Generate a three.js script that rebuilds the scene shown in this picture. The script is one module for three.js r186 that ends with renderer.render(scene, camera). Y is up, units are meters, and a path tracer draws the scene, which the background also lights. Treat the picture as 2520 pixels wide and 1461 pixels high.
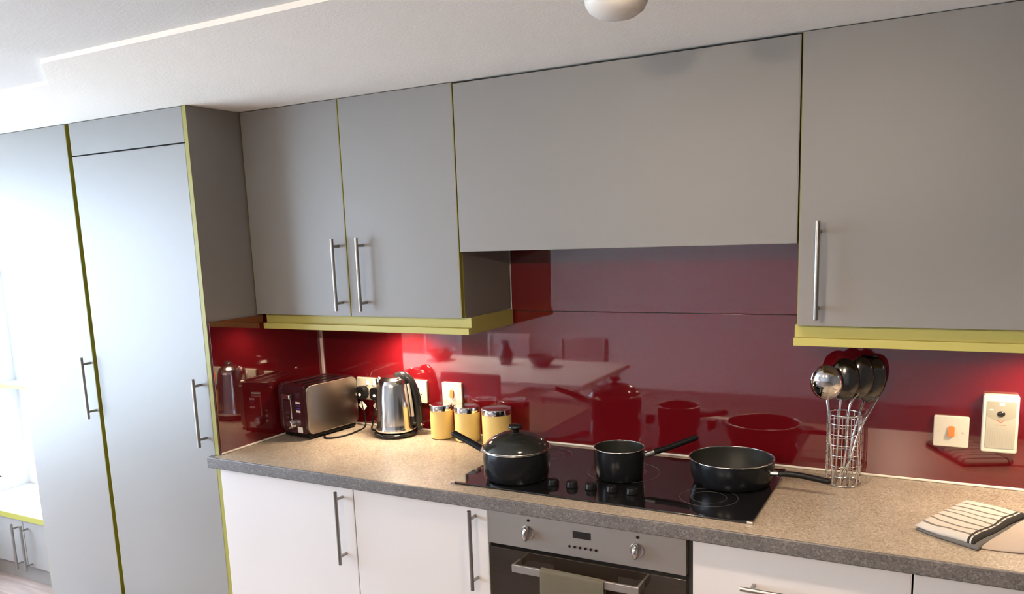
import * as THREE from 'three';
import { RoundedBoxGeometry } from 'three/addons/geometries/RoundedBoxGeometry.js';
import { mergeGeometries } from 'three/addons/utils/BufferGeometryUtils.js';

// ---------------------------------------------------------------- camera, sky, exposure
const W = 2520, H = 1461, F = 1985.08;
const scene = new THREE.Scene();
const camera = new THREE.PerspectiveCamera(2 * Math.atan(H / 2 / F) * 180 / Math.PI, W / H, 0.05, 60);
camera.position.set(2.2527, 1.6562, 2.5169);
camera.rotation.order = 'YXZ';
camera.rotation.set(-0.1648, 0.5049, -0.0377);
camera.setViewOffset(W, H, 16.92, -170.02, W, H);          // the photograph is cropped off centre
camera.updateProjectionMatrix();
scene.add(camera);
scene.background = new THREE.Color().setRGB(0.74, 0.92, 1.16);   // bright overcast daylight
scene.backgroundIntensity = 15.5;
scene.environment = null;
const renderer = new THREE.WebGLRenderer({ antialias: true });
renderer.toneMapping = THREE.LinearToneMapping;
renderer.toneMappingExposure = 1.32;
renderer.shadowMap.enabled = true;
renderer.shadowMap.type = THREE.PCFSoftShadowMap;
const WARM = new THREE.Color().setRGB(1.0, 0.79, 0.58);
const CEILING_LAMP = 14;      // candela of each ceiling downlight
const PELMET_LAMP = 1.9;      // candela of each lamp under a wall cabinet

// ---------------------------------------------------------------- helpers
let seed = 20240;
const rnd = () => { seed |= 0; seed = seed + 0x6D2B79F5 | 0; let t = Math.imul(seed ^ seed >>> 15, 1 | seed); t = t + Math.imul(t ^ t >>> 7, 61 | t) ^ t; return ((t ^ t >>> 14) >>> 0) / 4294967296; };
const used = new Map(), bases = new WeakMap();
function numbered(n) { const k = used.get(n) || 0; used.set(n, k + 1); return k ? n + '_' + String(k).padStart(3, '0') : n; }
function shadows(m) { m.castShadow = true; m.receiveShadow = true; return m; }
function thing(name, label, category, [x, y, z], group) {
  const o = new THREE.Group(); o.name = numbered(name); o.position.set(x, y, z); scene.add(o);
  o.userData = { label, category }; if (group) o.userData.group = group;
  bases.set(o, new THREE.Vector3(x, y, z)); return o;
}
function merge(g) {
  if (!Array.isArray(g)) return g;
  const list = g.map(q => { const r = q.index ? q.toNonIndexed() : q; for (const k of Object.keys(r.attributes)) if (!['position', 'normal', 'uv'].includes(k)) r.deleteAttribute(k); return r; });
  return mergeGeometries(list, false);
}
// a part; its geometry is given in room coordinates
function part(parent, name, g, m, label) {
  const geo = merge(g), b = bases.get(parent); geo.translate(-b.x, -b.y, -b.z);
  const o = shadows(new THREE.Mesh(geo, m)); o.name = name; parent.add(o); bases.set(o, b);
  if (label) o.userData.label = label; return o;
}
function single(name, label, category, g, m, group) {
  const geo = merge(g); geo.computeBoundingBox(); const bb = geo.boundingBox;
  const p = new THREE.Vector3((bb.min.x + bb.max.x) / 2, bb.min.y, (bb.min.z + bb.max.z) / 2);
  geo.translate(-p.x, -p.y, -p.z);
  const o = shadows(new THREE.Mesh(geo, m)); o.name = numbered(name); o.position.copy(p); scene.add(o);
  o.userData = { label, category }; if (group) o.userData.group = group; bases.set(o, p); return o;
}
function structure(name, g, m) {
  const o = shadows(new THREE.Mesh(merge(g), m)); o.name = numbered(name); o.userData.kind = 'structure'; scene.add(o);
  bases.set(o, new THREE.Vector3()); return o;
}
function metreUV(g) {
  const p = g.attributes.position, n = g.attributes.normal, uv = new Float32Array(p.count * 2);
  for (let i = 0; i < p.count; i++) {
    const ax = Math.abs(n.getX(i)), ay = Math.abs(n.getY(i)), az = Math.abs(n.getZ(i));
    if (ay >= ax && ay >= az) { uv[2 * i] = p.getX(i); uv[2 * i + 1] = p.getZ(i); }
    else if (ax >= az) { uv[2 * i] = p.getZ(i); uv[2 * i + 1] = p.getY(i); }
    else { uv[2 * i] = p.getX(i); uv[2 * i + 1] = p.getY(i); }
  }
  g.setAttribute('uv', new THREE.BufferAttribute(uv, 2)); return g;
}
function bx(x0, x1, y0, y1, z0, z1, r = 0.0015, s = 2) {
  const w = x1 - x0, h = y1 - y0, d = z1 - z0, m = Math.min(w, h, d);
  const g = r > 0 ? new RoundedBoxGeometry(w, h, d, s, Math.min(r, m * 0.49)) : new THREE.BoxGeometry(w, h, d);
  g.translate((x0 + x1) / 2, (y0 + y1) / 2, (z0 + z1) / 2); return metreUV(g);
}
const V = (x, y, z) => new THREE.Vector3(x, y, z);
function rod(a, b, r, r2 = r, seg = 14) {
  const d = new THREE.Vector3().subVectors(b, a), g = new THREE.CylinderGeometry(r2, r, d.length(), seg);
  g.applyQuaternion(new THREE.Quaternion().setFromUnitVectors(V(0, 1, 0), d.clone().normalize()));
  const c = a.clone().add(b).multiplyScalar(0.5); return g.translate(c.x, c.y, c.z);
}
function tube(pts, r, n = 40, seg = 10, closed = false) { return new THREE.TubeGeometry(new THREE.CatmullRomCurve3(pts, closed), n, r, seg, closed); }
function ball(x, y, z, r, s = 12) { return new THREE.SphereGeometry(r, s, Math.ceil(s * 0.7)).translate(x, y, z); }
function lathe(pts, x, y, z, seg = 64) { return new THREE.LatheGeometry(pts.map(p => new THREE.Vector2(p[0], p[1])), seg).translate(x, y, z); }
function ring(R, r, x, y, z, seg = 60) { return new THREE.TorusGeometry(R, r, 8, seg).rotateX(Math.PI / 2).translate(x, y, z); }
function roundRect(w, h, r) {
  const s = new THREE.Shape(), x = -w / 2, y = -h / 2;
  s.moveTo(x + r, y); s.lineTo(x + w - r, y); s.absarc(x + w - r, y + r, r, -Math.PI / 2, 0); s.lineTo(x + w, y + h - r); s.absarc(x + w - r, y + h - r, r, 0, Math.PI / 2);
  s.lineTo(x + r, y + h); s.absarc(x + r, y + h - r, r, Math.PI / 2, Math.PI); s.lineTo(x, y + r); s.absarc(x + r, y + r, r, Math.PI, Math.PI * 1.5); return s;
}
function plate(w, h, r, depth, bevel = 0.002) {   // a rounded plate facing +z with its back at z = 0
  return new THREE.ExtrudeGeometry(roundRect(w - 2 * bevel, h - 2 * bevel, Math.max(r - bevel, 0.0005)), { depth: depth - bevel * 2, bevelEnabled: true, bevelSize: bevel, bevelThickness: bevel, bevelSegments: 3, curveSegments: 8 }).translate(0, 0, bevel);
}

// ---------------------------------------------------------------- textures and materials
function dataTex(n, fn, srgb, rep = 1) {
  const a = new Uint8Array(n * n * 4);
  for (let y = 0; y < n; y++) for (let x = 0; x < n; x++) { const c = fn(x, y), i = (y * n + x) * 4; a[i] = c[0]; a[i + 1] = c[1]; a[i + 2] = c[2]; a[i + 3] = 255; }
  const t = new THREE.DataTexture(a, n, n); t.wrapS = t.wrapT = THREE.RepeatWrapping; t.magFilter = THREE.LinearFilter; t.minFilter = THREE.LinearMipmapLinearFilter; t.generateMipmaps = true;
  if (srgb) t.colorSpace = THREE.SRGBColorSpace; t.repeat.set(rep, rep); t.needsUpdate = true; return t;
}
function lattice(n, cell) {   // tiling smooth noise
  const m = Math.max(1, Math.round(n / cell)), g = new Float32Array(m * m); for (let i = 0; i < m * m; i++) g[i] = rnd();
  return (x, y) => { const u = x / n * m, v = y / n * m, i = Math.floor(u), j = Math.floor(v), f = u - i, h = v - j, s = f * f * (3 - 2 * f), t = h * h * (3 - 2 * h); const at = (a, b) => g[((b % m + m) % m) * m + (a % m + m) % m]; return (at(i, j) * (1 - s) + at(i + 1, j) * s) * (1 - t) + (at(i, j + 1) * (1 - s) + at(i + 1, j + 1) * s) * t; };
}
function speckle(base, dark, light) {
  const a = lattice(512, 5), b = lattice(512, 9), c = lattice(512, 3), d = lattice(512, 70);
  return dataTex(512, (x, y) => { let k = [...base]; const p = a(x, y), q = b(x, y), r = c(x, y), s = (d(x, y) - 0.5) * 10;
    if (p > 0.66) k = dark.map((v, i) => v + (k[i] - v) * 0.25); else if (q > 0.68) k = light.map((v, i) => v + (k[i] - v) * 0.3); const e = (r - 0.5) * 18 + s; return k.map(v => Math.max(0, Math.min(255, v + e))); }, true, 1 / 0.32);
}
const std = (o) => new THREE.MeshStandardMaterial(o), phy = (o) => new THREE.MeshPhysicalMaterial(o);
const lin = (r, g, b) => new THREE.Color().setRGB(r, g, b);
const orange = (() => { const a = lattice(256, 4), b = lattice(256, 11); return dataTex(256, (x, y) => { const v = 128 + (a(x, y) - 0.5) * 90 + (b(x, y) - 0.5) * 90; return [v, v, v]; }, false, 1 / 0.12); })();
const brush = (() => { const rows = new Float32Array(512); for (let i = 0; i < 512; i++) rows[i] = rnd(); const l = lattice(512, 60); return dataTex(512, (x, y) => { const v = 120 + (rows[y] - 0.5) * 110 + (l(x, y) - 0.5) * 40; return [v, v, v]; }, false, 1 / 0.1); })();
const M = {
  plaster: std({ color: lin(0.9, 0.87, 0.815), roughness: 0.92, bumpMap: orange, bumpScale: 0.0006 }),
  ceilingShaded: std({ color: lin(0.72, 0.71, 0.69), roughness: 0.92, bumpMap: orange, bumpScale: 0.0006 }),  // greyer than the soffit plaster to stand for weaker light here
  wallWhite: std({ color: lin(0.88, 0.88, 0.87), roughness: 0.9, bumpMap: orange, bumpScale: 0.0005 }),
  wallTan: std({ color: lin(0.22, 0.19, 0.165), roughness: 0.9, bumpMap: orange, bumpScale: 0.0005 }),
  grey: std({ color: lin(0.222, 0.207, 0.197), roughness: 0.42 }),
  lime: std({ color: lin(0.44, 0.39, 0.10), roughness: 0.5 }),
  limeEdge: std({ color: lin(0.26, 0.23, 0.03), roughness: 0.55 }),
  white: std({ color: lin(0.58, 0.55, 0.535), roughness: 0.38 }),
  whiteEdge: std({ color: lin(0.62, 0.61, 0.6), roughness: 0.5 }),
  carcass: std({ color: lin(0.05, 0.05, 0.05), roughness: 0.7 }),
  red: phy({ color: lin(0.105, 0.0035, 0.006), roughness: 0.04, ior: 1.62, clearcoat: 1, clearcoatRoughness: 0.03 }),
  trimPink: std({ color: lin(0.72, 0.58, 0.54), roughness: 0.4 }),
  seal: std({ color: lin(0.75, 0.70, 0.62), roughness: 0.45 }),
  top: std({ map: speckle([155, 142, 124], [126, 112, 97], [176, 162, 143]), roughness: 0.36 }),
  topEdgeShaded: std({ map: speckle([94, 89, 87], [74, 70, 68], [114, 109, 106]), roughness: 0.45 }),  // laminate of the top, its front shade put into the colour
  steel: std({ color: lin(0.56, 0.55, 0.53), metalness: 1, roughness: 0.3 }),
  brushed: std({ color: lin(0.55, 0.53, 0.50), metalness: 1, roughness: 0.42, bumpMap: brush, bumpScale: 0.00012 }),
  chrome: std({ color: lin(0.75, 0.75, 0.76), metalness: 1, roughness: 0.1 }),
  toasterSteel: std({ color: lin(0.34, 0.29, 0.25), metalness: 1, roughness: 0.26, bumpMap: brush, bumpScale: 0.00008 }),
  polished: std({ color: lin(0.62, 0.61, 0.60), metalness: 1, roughness: 0.16 }),
  handle: std({ color: lin(0.34, 0.33, 0.31), metalness: 1, roughness: 0.3 }),
  steelDarkReflection: std({ color: lin(0.11, 0.105, 0.10), metalness: 1, roughness: 0.16 }),  // steel coloured dark for the dark surroundings it would mirror
  glassBlack: phy({ color: lin(0.006, 0.006, 0.007), roughness: 0.06, clearcoat: 0.4, clearcoatRoughness: 0.03 }),
  hobMark: std({ color: lin(0.035, 0.035, 0.037), roughness: 0.35 }),
  black: phy({ color: lin(0.007, 0.007, 0.008), roughness: 0.34, specularIntensity: 0.32 }),
  ovenSteel: std({ color: lin(0.34, 0.31, 0.285), metalness: 1, roughness: 0.5, bumpMap: brush, bumpScale: 0.0001 }),
  blackGloss: std({ color: lin(0.012, 0.012, 0.012), roughness: 0.16 }),
  panBlack: phy({ color: lin(0.007, 0.008, 0.010), roughness: 0.26, specularIntensity: 0.38 }),
  panInside: phy({ color: lin(0.018, 0.020, 0.018), roughness: 0.45, specularIntensity: 0.5 }),
  maroon: phy({ color: lin(0.05, 0.012, 0.018), roughness: 0.25, clearcoat: 0.6, clearcoatRoughness: 0.1 }),
  yellow: std({ color: lin(0.72, 0.515, 0.17), roughness: 0.42 }),
  plastic: std({ color: lin(0.52, 0.48, 0.38), roughness: 0.35 }),
  orangeRed: std({ color: lin(0.80, 0.16, 0.03), roughness: 0.35 }),
  greyPlastic: std({ color: lin(0.50, 0.47, 0.40), roughness: 0.5 }),
  tag: std({ color: lin(0.8, 0.79, 0.74), roughness: 0.6 }),
  blue: std({ color: lin(0.05, 0.04, 0.22), roughness: 0.4 }),
  ovenGlass: phy({ color: lin(0.022, 0.016, 0.012), roughness: 0.08, clearcoat: 0.5 }),
  frame: std({ color: lin(0.8, 0.8, 0.8), roughness: 0.4 }),
  pane: phy({ color: 0xffffff, transmission: 1, thickness: 0, roughness: 0.0, ior: 1.45 }),
  lampOff: std({ color: lin(0.66, 0.63, 0.58), roughness: 0.45 }),
  tableTop: std({ color: lin(0.78, 0.76, 0.74), roughness: 0.3 }),
  chair: std({ color: lin(0.30, 0.24, 0.26), roughness: 0.45 }),
  bowl: std({ color: lin(0.05, 0.04, 0.05), roughness: 0.3 }),
  leaf: std({ color: lin(0.10, 0.20, 0.05), roughness: 0.7 }),
};
M.oliveCloth = std({ color: lin(0.105, 0.09, 0.06), roughness: 0.95, bumpMap: orange, bumpScale: 0.0008 });

// ---------------------------------------------------------------- the setting
const ZW = 0.339, ZT = 0.5703, TOPY = 2.111, CEIL = 2.124, XL = -2.2, XR = 3.7, ZR = 5.4;
{ // floor of wood planks (colour and grain only: the few planks in view recede)
  const g = lattice(512, 16), h = lattice(512, 3);
  const wood = dataTex(512, (x, y) => { const row = Math.floor(y / 64), edge = y % 64 < 1 ? -22 : 0, k = g(x * 0.25 + row * 91, y * 3) * 26 + h(x * 0.1, y) * 10 + (row * 37 % 5) * 4 + edge; return [122 + k, 104 + k, 96 + k]; }, true, 1 / 1.2);
  structure('floor', bx(XL - 0.2, XR + 0.2, -0.12, 0, -0.2, ZR + 0.2, 0), std({ map: wood, roughness: 0.4 }));
}
structure('ceiling', bx(XL - 0.2, XR + 0.2, CEIL, CEIL + 0.14, -0.2, ZR + 0.2, 0), M.ceilingShaded);
{ // lowered ceiling over the units: deeper along the worktop, shallower past a slanted return
  const s = new THREE.Shape(); s.moveTo(XL, 0); s.lineTo(XR, 0); s.lineTo(XR, -1.212); s.lineTo(0.243, -1.212); s.lineTo(0.004, -1.042); s.lineTo(XL, -1.042); s.closePath();
  structure('ceiling_soffit', metreUV(new THREE.ExtrudeGeometry(s, { depth: CEIL - TOPY - 0.001, bevelEnabled: false }).rotateX(-Math.PI / 2).translate(0, TOPY + 0.001, 0)), M.plaster);
}
structure('wall_back', bx(XL - 0.2, XR + 0.2, 0, CEIL, -0.2, 0, 0), M.wallWhite);
structure('wall_right', bx(XR, XR + 0.2, 0, CEIL, 0, ZR, 0), M.wallTan);
structure('wall_front', bx(XL - 0.2, XR + 0.2, 0, CEIL, ZR, ZR + 0.2, 0), M.wallWhite);
const WY0 = 0.45, WY1 = 2.04, WZ0 = 0.13, WZ1 = 3.5;
structure('wall_left', [bx(XL - 0.2, XL, 0, WY0, 0, ZR, 0), bx(XL - 0.2, XL, WY1, CEIL, 0, ZR, 0), bx(XL - 0.2, XL, WY0, WY1, 0, WZ0, 0), bx(XL - 0.2, XL, WY0, WY1, WZ1, ZR, 0)], M.wallWhite);
{ // wide window in the left wall
  const w = new THREE.Group(); w.name = 'window_1'; w.userData.kind = 'structure'; scene.add(w); bases.set(w, V(0, 0, 0));
  const f = [bx(-2.36, -2.29, WY0, WY0 + 0.06, WZ0, WZ1), bx(-2.36, -2.29, WY1 - 0.06, WY1, WZ0, WZ1)];
  const n = 3, step = (WZ1 - WZ0) / n;
  for (let i = 0; i <= n; i++) { const z = Math.min(Math.max(WZ0 + i * step, WZ0 + 0.03), WZ1 - 0.03); f.push(bx(-2.36, -2.29, WY0 + 0.06, WY1 - 0.06, z - 0.03, z + 0.03)); }
  part(w, 'window_frame', f, M.frame);
  for (let i = 0; i < n; i++) part(w, 'pane', bx(-2.328, -2.322, WY0 + 0.06, WY1 - 0.06, WZ0 + i * step + (i ? 0.03 : 0.06), WZ0 + (i + 1) * step - (i < n - 1 ? 0.03 : 0.06), 0), M.pane);
  part(w, 'window_sill', bx(-2.29, -2.17, WY0 - 0.02, WY0, WZ0, WZ1), M.frame);
}
structure('ground_outside', bx(-14, XL - 0.2, -0.3, -0.12, -6, 10, 0), std({ color: lin(0.7, 0.7, 0.67), roughness: 0.9 }));

// ---------------------------------------------------------------- bar handles and doors
function barV(x, y0, y1, z, out = 0.035) { const r = 0.006; return [rod(V(x, y0, z + out), V(x, y1, z + out), r, r, 16), rod(V(x, y0 + 0.026, z), V(x, y0 + 0.026, z + out), 0.0048), rod(V(x, y1 - 0.026, z), V(x, y1 - 0.026, z + out), 0.0048), rod(V(x, y0 - 0.001, z + out), V(x, y0, z + out), 0.005, r, 16)]; }
function barH(x0, x1, y, z, out = 0.035) { const r = 0.006; return [rod(V(x0, y, z + out), V(x1, y, z + out), r, r, 16), rod(V(x0 + 0.026, y, z), V(x0 + 0.026, y, z + out), 0.0048), rod(V(x1 - 0.026, y, z), V(x1 - 0.026, y, z + out), 0.0048)]; }
function door(parent, x0, x1, y0, y1, zf, m, edge, handle, name = 'door', gap = 0.0015) {
  x0 += gap; x1 -= gap; y0 += gap; y1 -= gap; const t = 0.0018, zb = zf - 0.018;
  const d = part(parent, name, bx(x0 + t, x1 - t, y0, y1, zb, zf, 0.0006, 1), m);
  for (const x of [x0, x1 - t]) part(d, 'edge_band', bx(x, x + t, y0, y1, zb, zf - 0.0006, 0), edge);
  if (handle) part(d, 'handle', handle, M.handle);
  return d;
}
// ---------------------------------------------------------------- tall units on the left
const X1 = -0.632, X0 = -1.135;
{
  const t = thing('tall_cabinet', 'tall pale grey cupboard door at the far left, next to the bright alcove', 'cabinet', [(X0 + X1) / 2, 0, 0.28]);
  part(t, 'carcass', bx(X0, X1 - 0.022, 0.0, TOPY, 0.004, ZT - 0.021, 0), M.grey);
  part(t, 'side_panel', bx(X1 - 0.022, X1, 0, TOPY, 0.004, ZT - 0.045, 0.0005), M.limeEdge, 'lime green front edge');
  door(t, X0, X1 - 0.019, 0.1, TOPY, ZT, M.grey, M.limeEdge, barV(-0.672, 0.997, 1.238, ZT));
}
{
  const t = thing('fridge_cabinet', 'tall grey fridge housing with a small top flap, beside the red splashback', 'cabinet', [(X1) / 2, 0, 0.28]);
  part(t, 'carcass', bx(X1 + 0.001, -0.019, 0, TOPY, 0.004, ZT - 0.021, 0), M.carcass);
  door(t, X1 + 0.001, -0.0185, 0.1, 1.9905, ZT, M.grey, M.limeEdge, barV(-0.058, 0.941, 1.187, ZT));
  door(t, X1 + 0.001, -0.0185, 1.9925, TOPY, ZT, M.grey, M.limeEdge, null, 'top_flap');
  part(t, 'side_panel', bx(-0.018, 0, 0, TOPY, 0.004, ZT - 0.001, 0), M.grey);
  part(t, 'edge_band', bx(-0.018, 0, 0, TOPY, ZT - 0.001, ZT + 0.001, 0.0005), M.limeEdge, 'lime green front edge of the side panel');
}
// ---------------------------------------------------------------- low cupboard and shelf in the bright alcove
{
  const t = thing('low_cupboard', 'low grey cupboard with a white top edged in lime, in the bright alcove', 'cupboard', [-1.67, 0, 0.18]);
  part(t, 'carcass', bx(XL + 0.002, X0 - 0.002, 0.1, 0.345, 0.004, 0.325, 0), M.grey);
  part(t, 'plinth', bx(XL + 0.002, X0 - 0.002, 0, 0.1, 0.004, 0.30, 0), M.grey);
  part(t, 'cupboard_top', bx(XL + 0.002, X0 - 0.002, 0.347, 0.375, 0.004, 0.352, 0.0005), M.frame);
  part(t, 'edge_band', bx(XL + 0.002, X0 - 0.002, 0.347, 0.375, 0.3525, 0.3545, 0.0005), M.limeEdge, 'lime green front edge');
  door(t, XL + 0.004, -1.698, 0.104, 0.344, 0.345, M.grey, M.grey, barV(-1.735, 0.098, 0.332, 0.345));
  door(t, -1.698, X0 - 0.004, 0.104, 0.344, 0.345, M.grey, M.grey, barV(-1.66, 0.098, 0.332, 0.345));
}
{
  const t = thing('wall_shelf', 'narrow white shelf with a lime edge above the low cupboard', 'shelf', [-1.67, 0.94, 0.06]);
  part(t, 'board', bx(XL + 0.002, X0 - 0.002, 0.94, 0.958, 0.002, 0.112, 0.0005), M.frame);
  part(t, 'edge_band', bx(XL + 0.002, X0 - 0.002, 0.94, 0.958, 0.112, 0.114, 0.0004), M.limeEdge, 'lime green front edge');
}
// ---------------------------------------------------------------- wall units
const XA = 0.4505, XB = 0.9001, XC = 1.9132, XD = 2.513, CB = 1.3881;
function pelmet(t, x0, x1, left, right) {
  const z0 = 0.018, zf = 0.304, y0 = 1.334, y1 = CB - 0.001;
  const g = [bx(x0, x1, y0, y1, zf - 0.016, zf, 0.0006, 1), bx(x0, x1, y0, y0 + 0.021, zf, zf + 0.019, 0.001)];
  if (left) g.push(bx(x0, x0 + 0.016, y0, y1, z0, zf - 0.016, 0.0006, 1));
  if (right) g.push(bx(x1 - 0.016, x1, y0, y1, z0, zf - 0.016, 0.0006, 1));
  part(t, 'pelmet', g, M.lime, 'lime green light pelmet');
}
{
  const t = thing('wall_cabinet', 'two-door grey wall cabinet hung above the toaster and kettle', 'cabinet', [XA, CB, 0.16]);
  part(t, 'carcass', bx(0.004, XB - 0.001, CB, TOPY, 0.012, ZW - 0.02, 0), M.grey);
  part(t, 'carcass_edge', bx(0.004, XB - 0.0005, CB, TOPY, ZW - 0.0198, ZW - 0.0188, 0), M.limeEdge, 'lime green edge');
  door(t, 0.004, XA, CB, TOPY, ZW, M.grey, M.limeEdge, barV(0.416, 1.41, 1.655, ZW));
  door(t, XA, XB, CB, TOPY, ZW, M.grey, M.limeEdge, barV(0.521, 1.411, 1.655, ZW));
  pelmet(t, 0.017, 0.912, true, true);
}
{
  const t = thing('hood_cabinet', 'wide grey flap cabinet concealing the extractor above the hob', 'cabinet', [1.4, 1.6, 0.16]);
  part(t, 'carcass', bx(XB + 0.002, XC - 0.002, 1.604, TOPY - 0.006, 0.012, ZW - 0.02, 0), M.carcass);
  door(t, XB + 0.001, XC - 0.001, 1.598, TOPY - 0.004, ZW, M.grey, M.grey, null, 'flap');
  part(t, 'grille', [0, 1, 2, 3, 4, 5, 6].map(i => bx(1.12 + i * 0.085, 1.19 + i * 0.085, 1.6, 1.604, 0.08, 0.26, 0.0008)), M.brushed);
}
{
  const t = thing('wall_cabinet', 'grey wall cabinet at the right edge, above the utensil basket', 'cabinet', [2.2, CB, 0.16]);
  part(t, 'carcass', bx(XC + 0.001, XD, CB, TOPY, 0.012, ZW - 0.02, 0), M.grey);
  part(t, 'carcass_edge', bx(XC + 0.0005, XD, CB, TOPY, ZW - 0.0198, ZW - 0.0188, 0), M.limeEdge, 'lime green edge');
  door(t, XC, XD, CB, TOPY, ZW, M.grey, M.limeEdge, barV(1.964, 1.409, 1.654, ZW));
  pelmet(t, XC - 0.009, XD, true, false);
}
// ---------------------------------------------------------------- splashback
{
  const t = thing('splashback', 'glossy dark red glass splashback behind the worktop', 'splashback', [1.2, 0.91, 0]);
  const x0 = 0.001, x1 = 3.2;
  part(t, 'splashback_panel', bx(x0, x1, 0.911, 1.3795, 0.0005, 0.0065, 0.0006, 1), M.red);
  part(t, 'splashback_panel', bx(XB + 0.002, XC - 0.002, 1.3812, 1.60, 0.0005, 0.0065, 0.0006, 1), M.red);
  part(t, 'splashback_panel', bx(0.0005, 0.0065, 0.911, 1.3845, 0.0075, 0.566, 0.0006, 1), M.red);
  part(t, 'joint', bx(XB + 0.002, XC - 0.002, 1.378, 1.384, 0.0002, 0.004, 0), M.black, 'dark joint line');
  part(t, 'sealant_strip', [bx(0.0066, x1, 0.9105, 0.917, 0.0066, 0.0125, 0.002), bx(0.0066, 0.0125, 0.9105, 0.917, 0.0126, 0.566, 0.002)], M.seal, 'cream sealant line');
  part(t, 'corner_trim', bx(0.0066, 0.0185, 0.918, 1.383, 0.0066, 0.0125, 0.001), M.trimPink, 'pale corner strip');
}
// ---------------------------------------------------------------- base units
const ZB = 0.578, BT = 0.868;
const B0 = 0.606, B1 = 1.1015, O1 = 1.7085, R1 = 2.2135, R2 = 2.72;
{
  const t = thing('base_cabinet', 'white base cabinet with one door beside the tall fridge housing', 'cabinet', [0.3, 0, 0.3]);
  part(t, 'carcass', bx(0.002, B0 - 0.001, 0.1, BT, 0.02, ZB - 0.02, 0), M.carcass);
  door(t, 0.004, B0, 0.13, BT, ZB, M.white, M.whiteEdge, barV(0.561, 0.61, 0.855, ZB), 'door', 0.002);
  part(t, 'plinth', bx(0.002, B0 - 0.001, 0, 0.1, 0.02, ZB - 0.06, 0), M.white);
}
{
  const t = thing('base_cabinet', 'white base cabinet with one door immediately left of the oven', 'cabinet', [0.85, 0, 0.3]);
  part(t, 'carcass', bx(B0 + 0.001, B1 - 0.001, 0.1, BT, 0.02, ZB - 0.02, 0), M.carcass);
  door(t, B0, B1 + 0.003, 0.13, BT, ZB, M.white, M.whiteEdge, barV(1.062, 0.617, 0.861, ZB), 'door', 0.002);
  part(t, 'plinth', bx(B0 + 0.001, B1 - 0.001, 0, 0.1, 0.02, ZB - 0.06, 0), M.white);
}
{
  const t = thing('drawer_unit', 'white drawer unit to the right of the oven', 'drawers', [1.96, 0, 0.3]);
  part(t, 'carcass', bx(O1 + 0.001, R1 - 0.001, 0.1, BT, 0.02, ZB - 0.02, 0), M.carcass);
  door(t, O1, R1, 0.60, BT, ZB, M.white, M.whiteEdge, barH(1.838, 2.083, 0.768, ZB), 'drawer', 0.002);
  door(t, O1, R1, 0.13, 0.598, ZB, M.white, M.whiteEdge, barH(1.838, 2.083, 0.5, ZB), 'drawer', 0.002);
  part(t, 'plinth', bx(O1 + 0.001, R1 - 0.001, 0, 0.1, 0.02, ZB - 0.06, 0), M.white);
}
{
  const t = thing('base_cabinet', 'white base cabinet in the bottom right corner, under the folded tea towel', 'cabinet', [2.46, 0, 0.3]);
  part(t, 'carcass', bx(R1 + 0.001, R2, 0.1, BT, 0.02, ZB - 0.02, 0), M.carcass);
  door(t, R1, R2, 0.13, BT, ZB, M.white, M.whiteEdge, barV(2.67, 0.61, 0.855, ZB), 'door', 0.002);
  part(t, 'plinth', bx(R1 + 0.001, R2, 0, 0.1, 0.02, ZB - 0.06, 0), M.white);
}
// ---------------------------------------------------------------- worktop (post-formed front)
{
  const t = thing('worktop', 'long speckled beige laminate worktop with its front edge greyed as shade', 'worktop', [1.4, 0.87, 0.3]);
  part(t, 'slab', bx(0.0005, 3.2, 0.8705, 0.91, 0.0005, 0.6, 0.0008, 1), M.top);
  part(t, 'front_edge', bx(-0.024, 3.2, 0.8705, 0.9098, 0.6002, 0.6085, 0.0035, 3), M.topEdgeShaded, 'speckled front edge with shade put into its colour');
  part(t, 'end_cap', bx(-0.024, 0.0003, 0.8705, 0.9098, 0.5735, 0.6, 0.001), M.topEdgeShaded);
}
// ---------------------------------------------------------------- hob
const HX0 = 0.9569, HX1 = 1.8506, HZ0 = 0.05, HZ1 = 0.5408, HY = 0.916;
{
  const t = thing('hob', 'wide black glass hob set into the worktop', 'hob', [1.4, 0.91, 0.3]);
  part(t, 'glass_top', bx(HX0, HX1, 0.9105, HY, HZ0, HZ1, 0.0022, 3), M.glassBlack);
  const zone = (x, z, r) => part(t, 'cooking_zone', [ring(r, 0.0011, x, HY - 0.0004, z), ring(r * 0.62, 0.0009, x, HY - 0.0004, z)].map(g => g), M.hobMark);
  zone(1.115, 0.405, 0.092); zone(1.11, 0.155, 0.07); zone(1.405, 0.255, 0.11); zone(1.70, 0.165, 0.09); zone(1.702, 0.392, 0.078);
  for (const [x, z] of [[1.258, 0.452], [1.318, 0.45], [1.376, 0.447], [1.44, 0.446], [1.499, 0.443]])
    part(t, 'knob', lathe([[0, 0], [0.017, 0], [0.0175, 0.003], [0.0155, 0.016], [0.0135, 0.0185], [0, 0.019]], x, HY - 0.0002, z, 28), M.black);
  part(t, 'corner_glint', bx(HX1 - 0.014, HX1 + 0.001, 0.9108, HY + 0.001, HZ1 - 0.008, HZ1 + 0.001, 0.001), M.steel);  // bright steel bits standing in for reflections at the front corners
  part(t, 'corner_glint', bx(HX0 - 0.001, HX0 + 0.014, 0.9108, HY + 0.001, HZ1 - 0.008, HZ1 + 0.001, 0.001), M.steel);
}
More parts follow.
